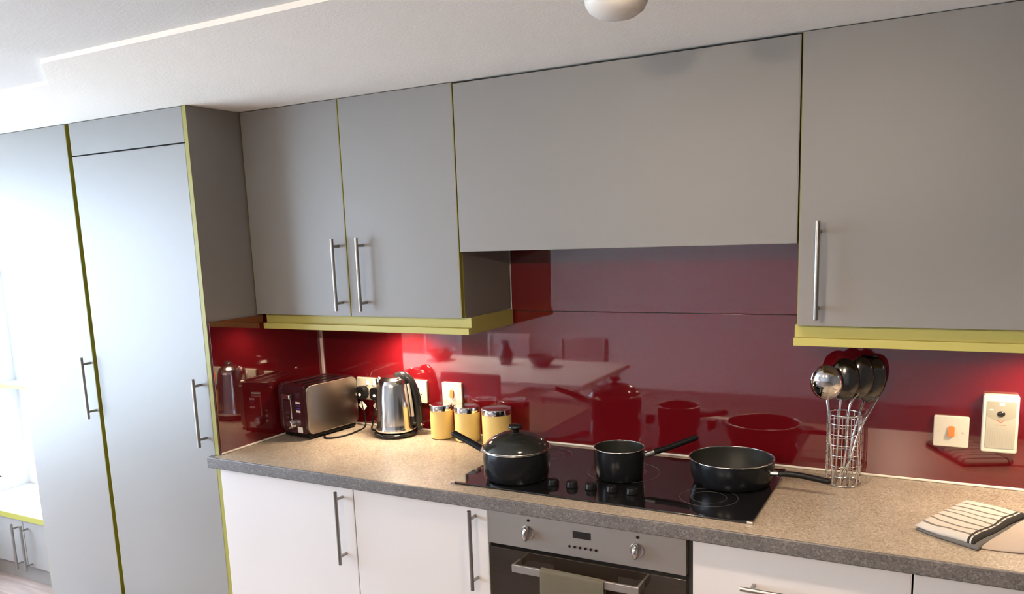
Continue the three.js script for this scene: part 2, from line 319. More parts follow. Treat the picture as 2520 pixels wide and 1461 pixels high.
// ---------------------------------------------------------------- oven
{
  const t = thing('oven', 'built-in stainless steel oven under the hob', 'oven', [1.405, 0.13, 0.3]);
  const a = B1 + 0.006, b = O1 - 0.006, zf = ZB + 0.006, mid = (a + b) / 2;
  part(t, 'housing', bx(B1 + 0.001, O1 - 0.001, 0.1, BT, 0.02, ZB - 0.02, 0), M.carcass);
  const p = part(t, 'control_panel', bx(a, b - 0.008, 0.763, BT - 0.001, ZB - 0.016, zf, 0.0012), M.ovenSteel);
  const kn = x => part(p, 'knob', [new THREE.CylinderGeometry(0.019, 0.021, 0.004, 28).rotateX(Math.PI / 2).translate(x, 0.812, zf + 0.002), new THREE.SphereGeometry(1, 20, 14).scale(0.0095, 0.0215, 0.016).translate(x, 0.812, zf + 0.013)], M.polished);
  kn(1.238); kn(1.563);
  part(p, 'display', bx(1.377, 1.431, 0.8185, 0.8385, zf - 0.0005, zf + 0.0012, 0.0006), M.blackGloss, 'dark clock display');
  for (let i = 0; i < 6; i++) part(p, 'button', new THREE.CylinderGeometry(0.0036, 0.0036, 0.003, 14).rotateX(Math.PI / 2).translate(1.367 + i * 0.0158, 0.7925, zf + 0.001), M.black);
  for (const x of [1.2405, 1.5645]) part(p, 'indicator_light', new THREE.CylinderGeometry(0.0042, 0.0042, 0.002, 16).rotateX(Math.PI / 2).translate(x, 0.8485, zf + 0.0006), M.black);
  const d = part(t, 'oven_door', bx(a, b - 0.008, 0.2, 0.752, ZB - 0.016, zf, 0.0015), M.ovenGlass);
  part(t, 'door_gap', bx(a, b - 0.008, 0.752, 0.763, ZB - 0.016, ZB - 0.006, 0), M.black);
  part(t, 'lower_trim', bx(a, b - 0.008, 0.13, 0.197, ZB - 0.016, zf, 0.001), M.brushed);
  part(d, 'handle', [bx(1.208, 1.583, 0.708, 0.731, zf + 0.042, zf + 0.050, 0.002), bx(1.208, 1.216, 0.708, 0.731, zf, zf + 0.044, 0.002), bx(1.575, 1.583, 0.708, 0.731, zf, zf + 0.044, 0.002)], M.ovenSteel);
}
{ // cloth folded over the oven handle
  const zf = ZB + 0.006 + 0.046, x0 = 1.300, x1 = 1.487, nx = 26, prof = [];
  const bot = 0.40, yT = 0.7325;
  for (let i = 0; i <= 16; i++) prof.push([bot + (yT - 0.008 - bot) * i / 16, 0.0085]);
  for (let i = 1; i <= 7; i++) { const a = Math.PI * i / 8; prof.push([yT - 0.008 + Math.sin(a) * 0.0095, Math.cos(a) * 0.0085]); }
  for (let i = 0; i <= 12; i++) prof.push([yT - 0.008 - 0.22 * i / 12, -0.0085]);
  const mk = off => { const pos = []; for (let k = 0; k < prof.length; k++) for (let i = 0; i <= nx; i++) { const u = i / nx, s = Math.max(0, (yT - prof[k][0]) / 0.3), wav = Math.sin(u * 11 + 0.6) * 0.005 * s + Math.sin(u * 23) * 0.0015 * s, q = prof[k][1], sg = q > 0 ? 1 : (q < -0.008 ? -0.4 : 0); pos.push(x0 + (x1 - x0) * u + (u - 0.5) * s * 0.008, prof[k][0] + (k > 16 && k < 24 ? off : 0) - 0.003 * u, zf + q + Math.sign(q) * off * 0.6 + Math.max(wav, -0.003) * sg); } return pos; };
  const A = mk(0.0018), B = mk(0), n = nx + 1, rows = prof.length, idx = [], pos = [...A, ...B], o = A.length / 3;
  for (let k = 0; k < rows - 1; k++) for (let i = 0; i < nx; i++) { const a = k * n + i, b = a + 1, c = a + n, e = c + 1; idx.push(a, b, c, b, e, c, o + a, o + c, o + b, o + b, o + c, o + e); }
  for (let k = 0; k < rows - 1; k++) for (const i of [0, nx]) { const a = k * n + i, c = a + n; if (i) idx.push(a, o + a, c, c, o + a, o + c); else idx.push(a, c, o + a, c, o + c, o + a); }
  const g = new THREE.BufferGeometry(); g.setAttribute('position', new THREE.Float32BufferAttribute(pos, 3)); g.setIndex(idx); g.computeVertexNormals(); metreUV(g);
  single('hand_towel', 'plain olive beige cloth hanging over the oven door handle', 'towel', g, M.oliveCloth);
}
// ---------------------------------------------------------------- sockets, switches, alarm
const zs = 0.0066;
function screws(t, x, y, dx) { for (const s of [-1, 1]) part(t, 'screw', new THREE.CylinderGeometry(0.0028, 0.0028, 0.0016, 12).rotateX(Math.PI / 2).translate(x + s * dx, y, zs + 0.0098), M.greyPlastic); }
function cookerSwitch(x, y, label) {
  const t = thing('cooker_switch', label, 'switch', [x, y - 0.044, zs]);
  part(t, 'face_plate', plate(0.087, 0.088, 0.005, 0.0095, 0.0025).translate(x, y, zs), M.plastic);
  part(t, 'rocker', plate(0.017, 0.031, 0.006, 0.007, 0.002).rotateX(-0.12).translate(x, y, zs + 0.0075), M.orangeRed, 'orange red rocker');
  screws(t, x, y, 0.030); return t;
}
cookerSwitch(2.279, 1.0625, 'white square switch with an orange rocker beside the wall alarm');
cookerSwitch(0.638, 1.064, 'white square switch with an orange rocker behind the yellow canisters');
function socket(x, y, label) {
  const t = thing('wall_socket', label, 'socket', [x, y - 0.043, zs]);
  part(t, 'face_plate', plate(0.146, 0.09, 0.005, 0.0095, 0.0025).translate(x, y, zs), M.plastic);
  for (const s of [-1, 1]) { part(t, 'rocker', plate(0.012, 0.02, 0.002, 0.004, 0.001).rotateX(-0.1).translate(x + s * 0.016, y + 0.026, zs + 0.008), M.frame);
    part(t, 'pin_holes', [bx(x + s * 0.036 - 0.002, x + s * 0.036 + 0.002, y + 0.006, y + 0.014, zs + 0.009, zs + 0.0098, 0.0003), bx(x + s * 0.036 - 0.013, x + s * 0.036 - 0.007, y - 0.012, y - 0.008, zs + 0.009, zs + 0.0098, 0.0003), bx(x + s * 0.036 + 0.007, x + s * 0.036 + 0.013, y - 0.012, y - 0.008, zs + 0.009, zs + 0.0098, 0.0003)], M.black); }
  return t;
}
socket(0.259, 1.060, 'white double socket with two black plugs, left of the kettle');
socket(0.452, 1.064, 'white double socket partly hidden behind the kettle handle');
function plug(x, y, label, cordPts) {
  const t = thing('plug', label, 'plug', [x, y - 0.025, zs + 0.01], 'black plugs in the double socket');
  const z = zs + 0.0097;
  part(t, 'plug_body', [new THREE.ExtrudeGeometry(roundRect(0.042, 0.044, 0.016), { depth: 0.02, bevelEnabled: true, bevelSize: 0.004, bevelThickness: 0.006, bevelSegments: 4, curveSegments: 10 }).translate(x, y, z + 0.006), ball(x, y - 0.018, z + 0.016, 0.010)], M.black);
  part(t, 'label_dot', new THREE.CylinderGeometry(0.006, 0.006, 0.0012, 18).rotateX(Math.PI / 2).translate(x + 0.001, y - 0.006, z + 0.0325), M.tag, 'small white sticker');
  part(t, 'cord', tube(cordPts, 0.0032, 60, 8), M.black);
  const tg = plate(0.034, 0.026, 0.002, 0.0012, 0.0003).rotateZ(-0.75).translate(x + 0.004, y - 0.052, z + 0.02);
  part(t, 'cable_tag', tg, M.tag, 'white paper test tag');
}
plug(0.2235, 1.047, 'black plug nearest the toaster, in the left socket', [V(0.2235, 1.03, 0.034), V(0.226, 1.0, 0.036), V(0.232, 0.965, 0.036), V(0.235, 0.932, 0.035), V(0.243, 0.9145, 0.05), V(0.262, 0.9138, 0.12), V(0.262, 0.9138, 0.19), V(0.237, 0.9138, 0.245), V(0.216, 0.9138, 0.252), V(0.196, 0.9135, 0.236), V(0.172, 0.9132, 0.205)]);
plug(0.2955, 1.047, 'black plug nearest the kettle, in the left socket', [V(0.2955, 1.03, 0.034), V(0.296, 0.995, 0.04), V(0.282, 0.955, 0.044), V(0.278, 0.925, 0.046), V(0.284, 0.9142, 0.06), V(0.31, 0.9138, 0.084), V(0.34, 0.9138, 0.085)]);
{ // wall alarm
  const cx = 2.393, cy = 1.097, t = thing('wall_alarm', 'upright white and grey alarm box mounted on the red splashback', 'alarm', [cx, 1.02, zs]);
  part(t, 'case', plate(0.084, 0.158, 0.006, 0.03, 0.004).translate(cx, cy, zs), M.plastic);
  const c = document.createElement('canvas'); c.width = 256; c.height = 480; const k = c.getContext('2d');
  k.fillStyle = '#979180'; k.fillRect(0, 0, 256, 480); k.fillStyle = '#85806f'; k.beginPath(); k.moveTo(0, 0); k.lineTo(256, 0); k.lineTo(256, 150); k.quadraticCurveTo(128, 250, 0, 150); k.fill();
  k.fillStyle = '#b5b2a6'; k.fillRect(110, 12, 46, 30); k.fillRect(26, 78, 34, 14);
  k.strokeStyle = '#a8452e'; k.lineWidth = 7; k.beginPath(); k.moveTo(96, 188); k.lineTo(128, 214); k.lineTo(160, 188); k.stroke();
  k.fillStyle = '#8a6a58'; for (let i = 0; i < 12; i++) k.fillRect(80 + i * 8, 236, 6, 8);
  k.strokeStyle = '#8a8472'; k.lineWidth = 2; for (let i = 0; i < 11; i++) { k.beginPath(); k.moveTo(20 + i * 21, 270); k.lineTo(20 + i * 21, 465); k.stroke(); }
  const tx = new THREE.CanvasTexture(c); tx.colorSpace = THREE.SRGBColorSpace;
  const f = plate(0.068, 0.128, 0.003, 0.0016, 0.0004), p = f.attributes.position, uv = new Float32Array(p.count * 2); for (let i = 0; i < p.count; i++) { uv[2 * i] = p.getX(i) / 0.068 + 0.5; uv[2 * i + 1] = p.getY(i) / 0.128 + 0.5; } f.setAttribute('uv', new THREE.BufferAttribute(uv, 2));
  part(t, 'face_panel', f.translate(cx + 0.001, cy - 0.002, zs + 0.0296), std({ map: tx, roughness: 0.55 }), 'grey front panel with a small red mark');
  part(t, 'sensor_button', new THREE.SphereGeometry(0.0095, 18, 12).scale(1, 0.8, 0.5).translate(cx + 0.001, cy + 0.029, zs + 0.031), M.blackGloss);
}
// ---------------------------------------------------------------- lamps under the wall cabinets, dome on the soffit
function pelmetLamp(x, z, label, power) {
  const t = thing('cabinet_lamp', label, 'lamp', [x, 1.325, z], 'lamps under the wall cabinets');
  part(t, 'lamp_body', lathe([[0, 0.063], [0.012, 0.063], [0.012, 0.03], [0.024, 0.024], [0.026, 0.004], [0.023, 0.002], [0, 0.002]], x, 1.3245, z, 32), M.frame);
  part(t, 'lamp_glass', new THREE.CylinderGeometry(0.02, 0.02, 0.003, 28).translate(x, 1.3245, z), std({ color: lin(0.9, 0.85, 0.7), emissive: lin(1, 0.8, 0.55), emissiveIntensity: 3, roughness: 0.4 }), 'glowing warm lens');
  const l = new THREE.SpotLight(WARM, PELMET_LAMP * power, 4, 1.38, 0.5, 2); l.position.set(0, -0.008, 0); l.castShadow = true; l.shadow.radius = 2; l.target.position.set(0, -1, -0.12); t.add(l); t.add(l.target);
}
pelmetLamp(0.47, 0.13, 'small glowing lamp under the left wall cabinet, above the kettle', 1);
pelmetLamp(2.49, 0.16, 'small glowing lamp under the right wall cabinet, above the alarm', 0.5);
{
  const x = 1.664, z = 0.952, q = 0.74, t = thing('ceiling_light', 'pale round dome light fitting on the lowered ceiling, cut by the frame', 'ceiling light', [x, TOPY - 0.06, z]);
  part(t, 'base_ring', lathe([[0, 0], [0.088, 0], [0.09, -0.004], [0.09, -0.014], [0.086, -0.018], [0, -0.018]].map(p => [p[0] * q, p[1] * 0.9]), x, TOPY, z, 48), M.frame);
  part(t, 'dome', lathe([[0.084, -0.018], [0.082, -0.03], [0.072, -0.045], [0.05, -0.057], [0.025, -0.062], [0, -0.063]].map(p => [p[0] * q, p[1] * 0.9]), x, TOPY, z, 48), M.lampOff);
}
// ---------------------------------------------------------------- downlights in the soffit and the room, all out of the frame
const lamps = [[1.72, TOPY, 1.06, 0.34, 1.05, 0, 'round downlight in the lowered ceiling, nearest the hob'], [2.62, TOPY, 1.06, 0.26, 1.05, 0, 'round downlight in the lowered ceiling, above the tea towel'],
  [-0.9, CEIL, 2.5, 1.8, 1.2, 0, 'round ceiling downlight over the dining table'], [0.9, CEIL, 3.3, 0.75, 0.7, -2.0, 'round ceiling spotlight tilted to the units, left'], [2.0, CEIL, 3.3, 0.75, 0.7, -2.0, 'round ceiling spotlight tilted to the units, right']];
for (const [x, y, z, power, cone, tilt, label] of lamps) {
  const t = thing('downlight', label, 'ceiling light', [x, y - 0.012, z], 'ceiling downlights');
  part(t, 'trim_ring', lathe([[0.038, -0.001], [0.055, -0.001], [0.056, -0.006], [0.045, -0.010], [0.038, -0.006]], x, y, z, 32), M.frame);
  part(t, 'lens', new THREE.CylinderGeometry(0.037, 0.037, 0.003, 28).translate(x, y - 0.003, z), std({ color: lin(0.9, 0.85, 0.75), emissive: lin(1, 0.8, 0.58), emissiveIntensity: 10, roughness: 0.4 }));
  const l = new THREE.SpotLight(WARM, CEILING_LAMP * power, 12, cone, 0.55, 2); l.position.set(0, 0.001, 0); l.castShadow = true; l.shadow.radius = 3.2; l.target.position.set(0, -1, tilt); t.add(l); t.add(l.target);
}
// ---------------------------------------------------------------- toaster
{
  const t = thing('toaster', 'stainless toaster with a dark maroon end, wedged in the worktop corner', 'toaster', [0.099, 0.91, 0.162]);
  const x0 = 0.009, x1 = 0.176, z0 = 0.035, z1 = 0.29, y0 = 0.931, y1 = 1.117, cx = (x0 + x1) / 2;
  const cap = new THREE.ExtrudeGeometry(roundRect(x1 - x0 - 0.024, y1 - y0 - 0.006, 0.02), { depth: z1 - z0 - 0.012, bevelEnabled: true, bevelSize: 0.003, bevelThickness: 0.006, bevelSegments: 4, curveSegments: 10 }).translate(cx, (y0 + y1) / 2, z0 + 0.006);
  part(t, 'body', cap, M.maroon, 'dark maroon end casing');
  const side = s => { const g = new THREE.ExtrudeGeometry(roundRect(z1 - z0 - 0.008, y1 - y0 - 0.006, 0.022), { depth: 0.012, bevelEnabled: true, bevelSize: 0.004, bevelThickness: 0.005, bevelSegments: 5, curveSegments: 12 }).rotateY(Math.PI / 2); return g.translate(s > 0 ? x1 - 0.017 : x0 + 0.005, (y0 + y1) / 2 + 0.002, (z0 + z1) / 2 + 0.004); };
  part(t, 'side_panel', side(1), M.toasterSteel, 'brushed steel side'); part(t, 'side_panel', side(-1), M.maroon, 'dark far side');
  for (const dx of [-0.024, 0.024]) part(t, 'bread_slot', bx(cx + dx - 0.012, cx + dx + 0.012, y1 - 0.004, y1 + 0.0008, z0 + 0.04, z1 - 0.035, 0.0006), M.black);
  for (const zz of [z0 + 0.03, z1 - 0.031]) part(t, 'slot_trim', bx(cx - 0.046, cx + 0.046, y1 - 0.004, y1 + 0.0004, zz, zz + 0.007, 0.001), M.polished);
  const zf = z1;
  part(t, 'lever_track', bx(cx - 0.019, cx - 0.014, 0.985, 1.075, zf - 0.002, zf + 0.0006, 0.0006), M.greyPlastic);
  part(t, 'lever', [bx(cx - 0.042, cx + 0.008, 1.064, 1.084, zf + 0.008, zf + 0.026, 0.006, 3), bx(cx - 0.02, cx - 0.013, 1.068, 1.08, zf - 0.002, zf + 0.01, 0.001)], M.chrome);
  part(t, 'browning_knob', lathe([[0, 0.024], [0.013, 0.024], [0.016, 0.021], [0.0185, 0.002], [0.0185, 0], [0, 0]], 0, 0, 0, 28).rotateX(Math.PI / 2).translate(cx - 0.008, 0.966, zf - 0.0005), M.chrome);
  for (let i = 0; i < 3; i++) part(t, 'button', new THREE.CylinderGeometry(0.0052, 0.0052, 0.004, 16).rotateX(Math.PI / 2).translate(cx - 0.042, 0.967 + i * 0.02, zf + 0.001), M.polished);
  part(t, 'label_stripe', bx(cx + 0.012, cx + 0.036, 1.046, 1.054, zf - 0.0004, zf + 0.0008, 0.0003), M.tag, 'white printed bar');
  part(t, 'label_stripe', [bx(cx + 0.012, cx + 0.036, 1.036, 1.041, zf - 0.0004, zf + 0.0008, 0.0003), bx(cx + 0.012, cx + 0.036, 1.026, 1.031, zf - 0.0004, zf + 0.0008, 0.0003)], M.blue, 'blue printed bars');
  part(t, 'label_stripe', bx(cx + 0.012, cx + 0.036, 1.013, 1.021, zf - 0.0004, zf + 0.0008, 0.0003), M.tag, 'white printed bar');
  part(t, 'sticker', bx(cx + 0.014, cx + 0.042, 0.936, 0.957, zf - 0.0004, zf + 0.001, 0.0003), M.tag, 'pale square sticker');
  part(t, 'base', bx(x0 + 0.012, x1 - 0.012, 0.9165, y0 + 0.006, z0 + 0.012, z1 - 0.006, 0.004, 3), M.black);
  for (const sx of [x0 + 0.03, x1 - 0.03]) for (const sz of [z0 + 0.035, z1 - 0.03]) part(t, 'foot', lathe([[0, 0], [0.01, 0], [0.011, 0.007], [0, 0.007]], sx, 0.9103, sz, 18), M.black);
  t.rotation.y = -0.13; t.position.x = 0.124;
}
// ---------------------------------------------------------------- kettle
{
  const kx = 0.432, kz = 0.100;
  const b = thing('power_stand', 'round black power base under the steel kettle', 'kettle base', [kx, 0.91, kz]);
  part(b, 'base_plate', lathe([[0, 0.004], [0.075, 0.004], [0.081, 0.006], [0.083, 0.011], [0.079, 0.016], [0.06, 0.019], [0, 0.019]], kx, 0.91, kz), M.blackGloss);
  part(b, 'foot', [0, 1, 2, 3].map(i => lathe([[0, 0], [0.009, 0], [0.009, 0.005], [0, 0.005]], kx + Math.cos(i * 1.571 + 0.4) * 0.06, 0.9103, kz + Math.sin(i * 1.571 + 0.4) * 0.06, 14)), M.black);
  const t = thing('kettle', 'tall stainless steel jug kettle with a black handle', 'kettle', [kx, 0.929, kz]);
  part(t, 'body', lathe([[0, 0.0195], [0.070, 0.0195], [0.0735, 0.022], [0.0735, 0.034], [0.071, 0.036], [0.0705, 0.05], [0.068, 0.10], [0.0645, 0.150], [0.059, 0.193], [0.054, 0.212], [0.046, 0.221], [0, 0.223]], kx, 0.91, kz, 72), M.polished, 'polished steel jug');
  part(t, 'base_band', lathe([[0.0738, 0.021], [0.0755, 0.023], [0.0755, 0.032], [0.0738, 0.034]], kx, 0.91, kz, 72), M.chrome);
  part(t, 'lid', lathe([[0, 0.228], [0.02, 0.2275], [0.038, 0.225], [0.046, 0.2205], [0.044, 0.218], [0, 0.218]], kx, 0.91, kz, 48), M.polished);
  // spout towards the front-left
  const sp = new THREE.CylinderGeometry(0.012, 0.026, 0.05, 20, 1).scale(1, 1, 0.8).rotateZ(0.55).translate(kx - 0.050, 0.91 + 0.196, kz + 0.012);
  part(t, 'spout', sp, M.polished);
  const ux = 0.94, uz = -0.34, P = (d, y) => V(kx + ux * d, 0.91 + y, kz + uz * d);
  const hp = [P(0.018, 0.226), P(0.040, 0.229), P(0.064, 0.212), P(0.082, 0.172), P(0.091, 0.12), P(0.094, 0.07), P(0.092, 0.034)];
  const tg = new THREE.TubeGeometry(new THREE.CatmullRomCurve3(hp), 48, 0.0155, 12);
  part(t, 'handle', [tg, ball(hp[0].x, hp[0].y, hp[0].z, 0.0155), ball(hp[6].x, hp[6].y, hp[6].z, 0.0155), rod(P(0.066, 0.045), P(0.100, 0.045), 0.011), tube([P(0.050, 0.215), P(0.060, 0.175), P(0.068, 0.12), P(0.072, 0.05)], 0.011, 30, 10)], M.blackGloss, 'black handle and back strip');
  part(t, 'water_gauge', tube([P(0.062, 0.20).add(V(0.008, 0, 0.018)), P(0.069, 0.14).add(V(0.008, 0, 0.018)), P(0.074, 0.075).add(V(0.006, 0, 0.016))], 0.0055, 24, 10), M.greyPlastic, 'grey level window');
  part(t, 'switch', bx(kx + 0.078, kx + 0.104, 0.947, 0.957, kz - 0.042, kz - 0.022, 0.003), M.chrome);
}
// ---------------------------------------------------------------- yellow canisters
function canister(x, z, r, h, label) {
  const t = thing('canister', label, 'canister', [x, 0.91, z], 'yellow storage canisters');
  part(t, 'body', lathe([[0, 0.001], [r - 0.003, 0.001], [r, 0.004], [r, h - 0.02], [r - 0.002, h - 0.0185], [0, h - 0.0185]], x, 0.9102, z), M.yellow);
  part(t, 'lid', lathe([[r + 0.0012, h - 0.0215], [r + 0.0018, h - 0.021], [r + 0.0018, h - 0.003], [r, h - 0.001], [r - 0.006, h], [r - 0.010, h - 0.002], [0, h - 0.003]], x, 0.9102, z), M.chrome, 'shiny steel lid');
}
canister(0.625, 0.074, 0.042, 0.128, 'leftmost and narrowest yellow canister with a steel lid');
canister(0.737, 0.074, 0.0465, 0.129, 'middle yellow canister with a steel lid');
canister(0.862, 0.078, 0.0525, 0.131, 'rightmost and widest yellow canister, behind the lidded pan');
// ---------------------------------------------------------------- pans
function panHandle(t, a, b, c, w) {
  const cur = new THREE.CatmullRomCurve3([a, b, c]); const g = new THREE.TubeGeometry(cur, 28, w, 12);
  part(t, 'handle', [g, ball(c.x, c.y, c.z, w), ball(a.x, a.y, a.z, w)], M.black, 'black plastic handle');
  const d = b.clone().sub(a).normalize();
  part(t, 'ferrule', rod(a.clone().addScaledVector(d, -0.034), a.clone().addScaledVector(d, 0.006), 0.0075, w + 0.001, 16), M.polished, 'steel ferrule');
}
function pan(name, label, x, z, rb, rr, h, base) {
  const t = thing(name, label, 'pan', [x, HY, z]); const y = HY + 0.0008;
  part(t, 'body', lathe([[0, 0], [rb - 0.006, 0], [rb, 0.004], [rb + (rr - rb) * 0.25 + base, h * 0.35], [rb + (rr - rb) * 0.55 + base, h * 0.75], [rr - 0.004, h * 0.96], [rr - 0.0035, h]], x, y, z, 72), M.panBlack);
  part(t, 'inside', lathe([[rr - 0.0042, h], [rr - 0.0065, h * 0.95], [rb + (rr - rb) * 0.5 + base - 0.003, h * 0.7], [rb - 0.004, 0.008], [rb - 0.012, 0.0045], [0, 0.0045]], x, y, z, 72), M.panInside);
  part(t, 'rim', ring(rr - 0.003, 0.0022, x, y + h, z, 80), M.polished, 'thin bright steel rim');
  return t;
}
{ // lidded saucepan, left
  const x = 1.124, z = 0.424, t = pan('saucepan', 'large black saucepan with a domed lid on the left of the hob', x, z, 0.094, 0.103, 0.090, 0.004);
  panHandle(t, V(1.003, 0.986, 0.412), V(0.955, 1.002, 0.405), V(0.885, 1.024, 0.395), 0.0105);
  const l = thing('pan_lid', 'domed dark lid with a black knob on the large saucepan', 'lid', [x, HY + 0.092, z]), y = HY + 0.0928;
  part(l, 'glass', lathe([[0.101, 0.001], [0.099, 0.007], [0.09, 0.020], [0.072, 0.034], [0.045, 0.045], [0.015, 0.0495], [0, 0.05], [0, 0.0475], [0.045, 0.0425], [0.07, 0.032], [0.088, 0.018], [0.097, 0.006], [0.099, 0.001]], x, y, z, 72), std({ color: lin(0.016, 0.018, 0.017), roughness: 0.12 }));
  part(l, 'rim', ring(0.1025, 0.0028, x, y + 0.0022, z, 80), M.polished, 'steel lid rim');
  part(l, 'knob', lathe([[0, 0.049], [0.010, 0.049], [0.009, 0.054], [0.011, 0.058], [0.022, 0.061], [0.0235, 0.066], [0.021, 0.071], [0.010, 0.0735], [0, 0.074]], x, y, z, 32), M.blackGloss);
}
{
  const x = 1.413, z = 0.312, t = pan('saucepan', 'small open black saucepan in the middle of the hob', x, z, 0.069, 0.078, 0.094, 0.002);
  panHandle(t, V(1.500, 0.990, 0.270), V(1.545, 1.003, 0.235), V(1.609, 1.026, 0.188), 0.009);
}
{
  const x = 1.727, z = 0.235, t = pan('frying_pan', 'wide shallow black frying pan on the right of the hob', x, z, 0.106, 0.121, 0.074, 0.005);
  panHandle(t, V(1.856, 0.963, 0.258), V(1.91, 0.965, 0.259), V(1.992, 0.956, 0.258), 0.0085);
}
// ---------------------------------------------------------------- utensil basket and utensils
const UX = 2.013, UZ = 0.112, UR = 0.046;
{
  const t = thing('utensil_basket', 'round chrome wire basket holding the cooking utensils', 'utensil holder', [UX, 0.91, UZ]);
  const P = (a, y, r = UR) => V(UX + Math.cos(a) * r, 0.91 + y, UZ + Math.sin(a) * r);
  for (const y of [0.004, 0.03, 0.06, 0.09, 0.12, 0.15, 0.18, 0.205]) part(t, 'hoop', ring(UR, y === 0.205 || y === 0.004 ? 0.0023 : 0.0014, UX, 0.9102 + y, UZ, 40), M.chrome);
  for (let i = 0; i < 12; i++) { const a = i / 12 * Math.PI * 2; part(t, 'upright_wire', rod(P(a, 0.004, UR - 0.001), P(a, 0.205, UR - 0.001), 0.0014, 0.0014, 8), M.chrome); }
  part(t, 'bottom_wire', [-2, -1, 0, 1, 2].map(i => rod(V(UX + i * 0.016, 0.9145, UZ - Math.sqrt(UR * UR - i * i * 0.000256)), V(UX + i * 0.016, 0.9145, UZ + Math.sqrt(UR * UR - i * i * 0.000256)), 0.0014, 0.0014, 8)), M.chrome);
  part(t, 'foot', [0, 1, 2].map(i => { const p = P(i * 2.094 + 0.9, 0); return ball(p.x, 0.9135, p.z, 0.0038); }), M.chrome);
}
// a shallow round or oval bowl head of sheet metal, its back towards dir
function bowlHead(c, dir, up, w, h, depth, mat) {
  const pts = [], N = 12; for (let i = 0; i <= N; i++) { const a = i / N * Math.PI / 2; pts.push([Math.sin(a), -Math.cos(a) * depth]); } pts.push([1.0, 0.0015], [0.965, 0.001]); for (let i = N - 1; i >= 0; i--) { const a = i / N * Math.PI / 2; pts.push([Math.sin(a) * 0.965, -Math.cos(a) * (depth - 0.0016)]); }
  const g = new THREE.LatheGeometry(pts.map(p => new THREE.Vector2(Math.max(p[0], 0), p[1])), 44); g.scale(w, 1, h);
  const y = dir.clone().negate().normalize(), x = new THREE.Vector3().crossVectors(y, up).normalize(), z = new THREE.Vector3().crossVectors(x, y).normalize();
  return g.applyMatrix4(new THREE.Matrix4().makeBasis(x, y, z)).translate(c.x, c.y, c.z);
}
function utensil(name, label, headName, head, shaft, r, headMat = M.steelDarkReflection) {
  const low = shaft[shaft.length - 1]; const t = thing(name, label, 'utensil', [low.x, low.y, low.z], 'steel utensils in the wire basket');
  part(t, headName, head, headMat);
  part(t, 'shaft', [tube(shaft, r, 50, 10), ball(low.x, low.y, low.z, r)], M.chrome); return t;
}
const toCam = V(0.1, 0.12, 1).normalize();
utensil('ladle', 'bright round steel ladle leaning to the left of the basket', 'bowl', bowlHead(V(1.966, 1.206, 0.135), V(-0.02, -0.25, 1), V(0, 1, 0.2), 0.0445, 0.053, 0.036, M.chrome), [V(1.968, 1.160, 0.133), V(1.9715, 1.135, 0.136), V(1.976, 1.08, 0.134), V(1.982, 1.0, 0.130), V(1.99, 0.921, 0.125)], 0.0042, M.chrome);
utensil('serving_spoon', 'oval serving spoon, dark reflections put into its colour, standing behind the ladle', 'bowl', bowlHead(V(2.010, 1.213, 0.112), V(0.05, 0.05, 1), V(0, 1, -0.1), 0.040, 0.060, 0.02), [V(2.004, 1.170, 0.113), V(2.0, 1.13, 0.113), V(1.998, 1.06, 0.112), V(1.995, 0.99, 0.108), V(1.992, 0.922, 0.10)], 0.0034);
utensil('slotted_spoon', 'upright slotted spoon in the middle of the basket', 'bowl', bowlHead(V(2.048, 1.215, 0.088), V(0.2, 0.02, 1), V(0.1, 1, 0), 0.037, 0.060, 0.016), [V(2.050, 1.178, 0.092), V(2.030, 1.150, 0.112), V(2.024, 1.12, 0.116), V(2.021, 1.04, 0.115), V(2.016, 0.97, 0.112), V(2.011, 0.922, 0.105)], 0.0034);
utensil('skimmer', 'broad skimmer, dark reflections put into its colour, leaning to the right of the basket', 'disc', bowlHead(V(2.078, 1.203, 0.056), V(0.3, 0.05, 1), V(0.25, 1, 0), 0.036, 0.064, 0.016), [V(2.094, 1.158, 0.062), V(2.082, 1.132, 0.078), V(2.062, 1.09, 0.106), V(2.048, 1.05, 0.110), V(2.03, 0.98, 0.112), V(2.004, 0.923, 0.110)], 0.0034);
{ // slotted turner
  const t = utensil('fish_slice', 'narrow steel slice leaning behind the skimmer', 'blade', [bx(2.043, 2.049, 1.17, 1.262, 0.026, 0.028, 0.0008), bx(2.056, 2.062, 1.17, 1.262, 0.026, 0.028, 0.0008), bx(2.069, 2.075, 1.17, 1.262, 0.026, 0.028, 0.0008), bx(2.082, 2.088, 1.17, 1.262, 0.026, 0.028, 0.0008), bx(2.043, 2.088, 1.258, 1.27, 0.026, 0.028, 0.0008), bx(2.043, 2.088, 1.16, 1.172, 0.026, 0.028, 0.0008)], [V(2.065, 1.166, 0.028), V(2.054, 1.13, 0.048), V(2.036, 1.05, 0.084), V(2.026, 0.98, 0.088), V(2.022, 0.922, 0.086)], 0.0032);
}
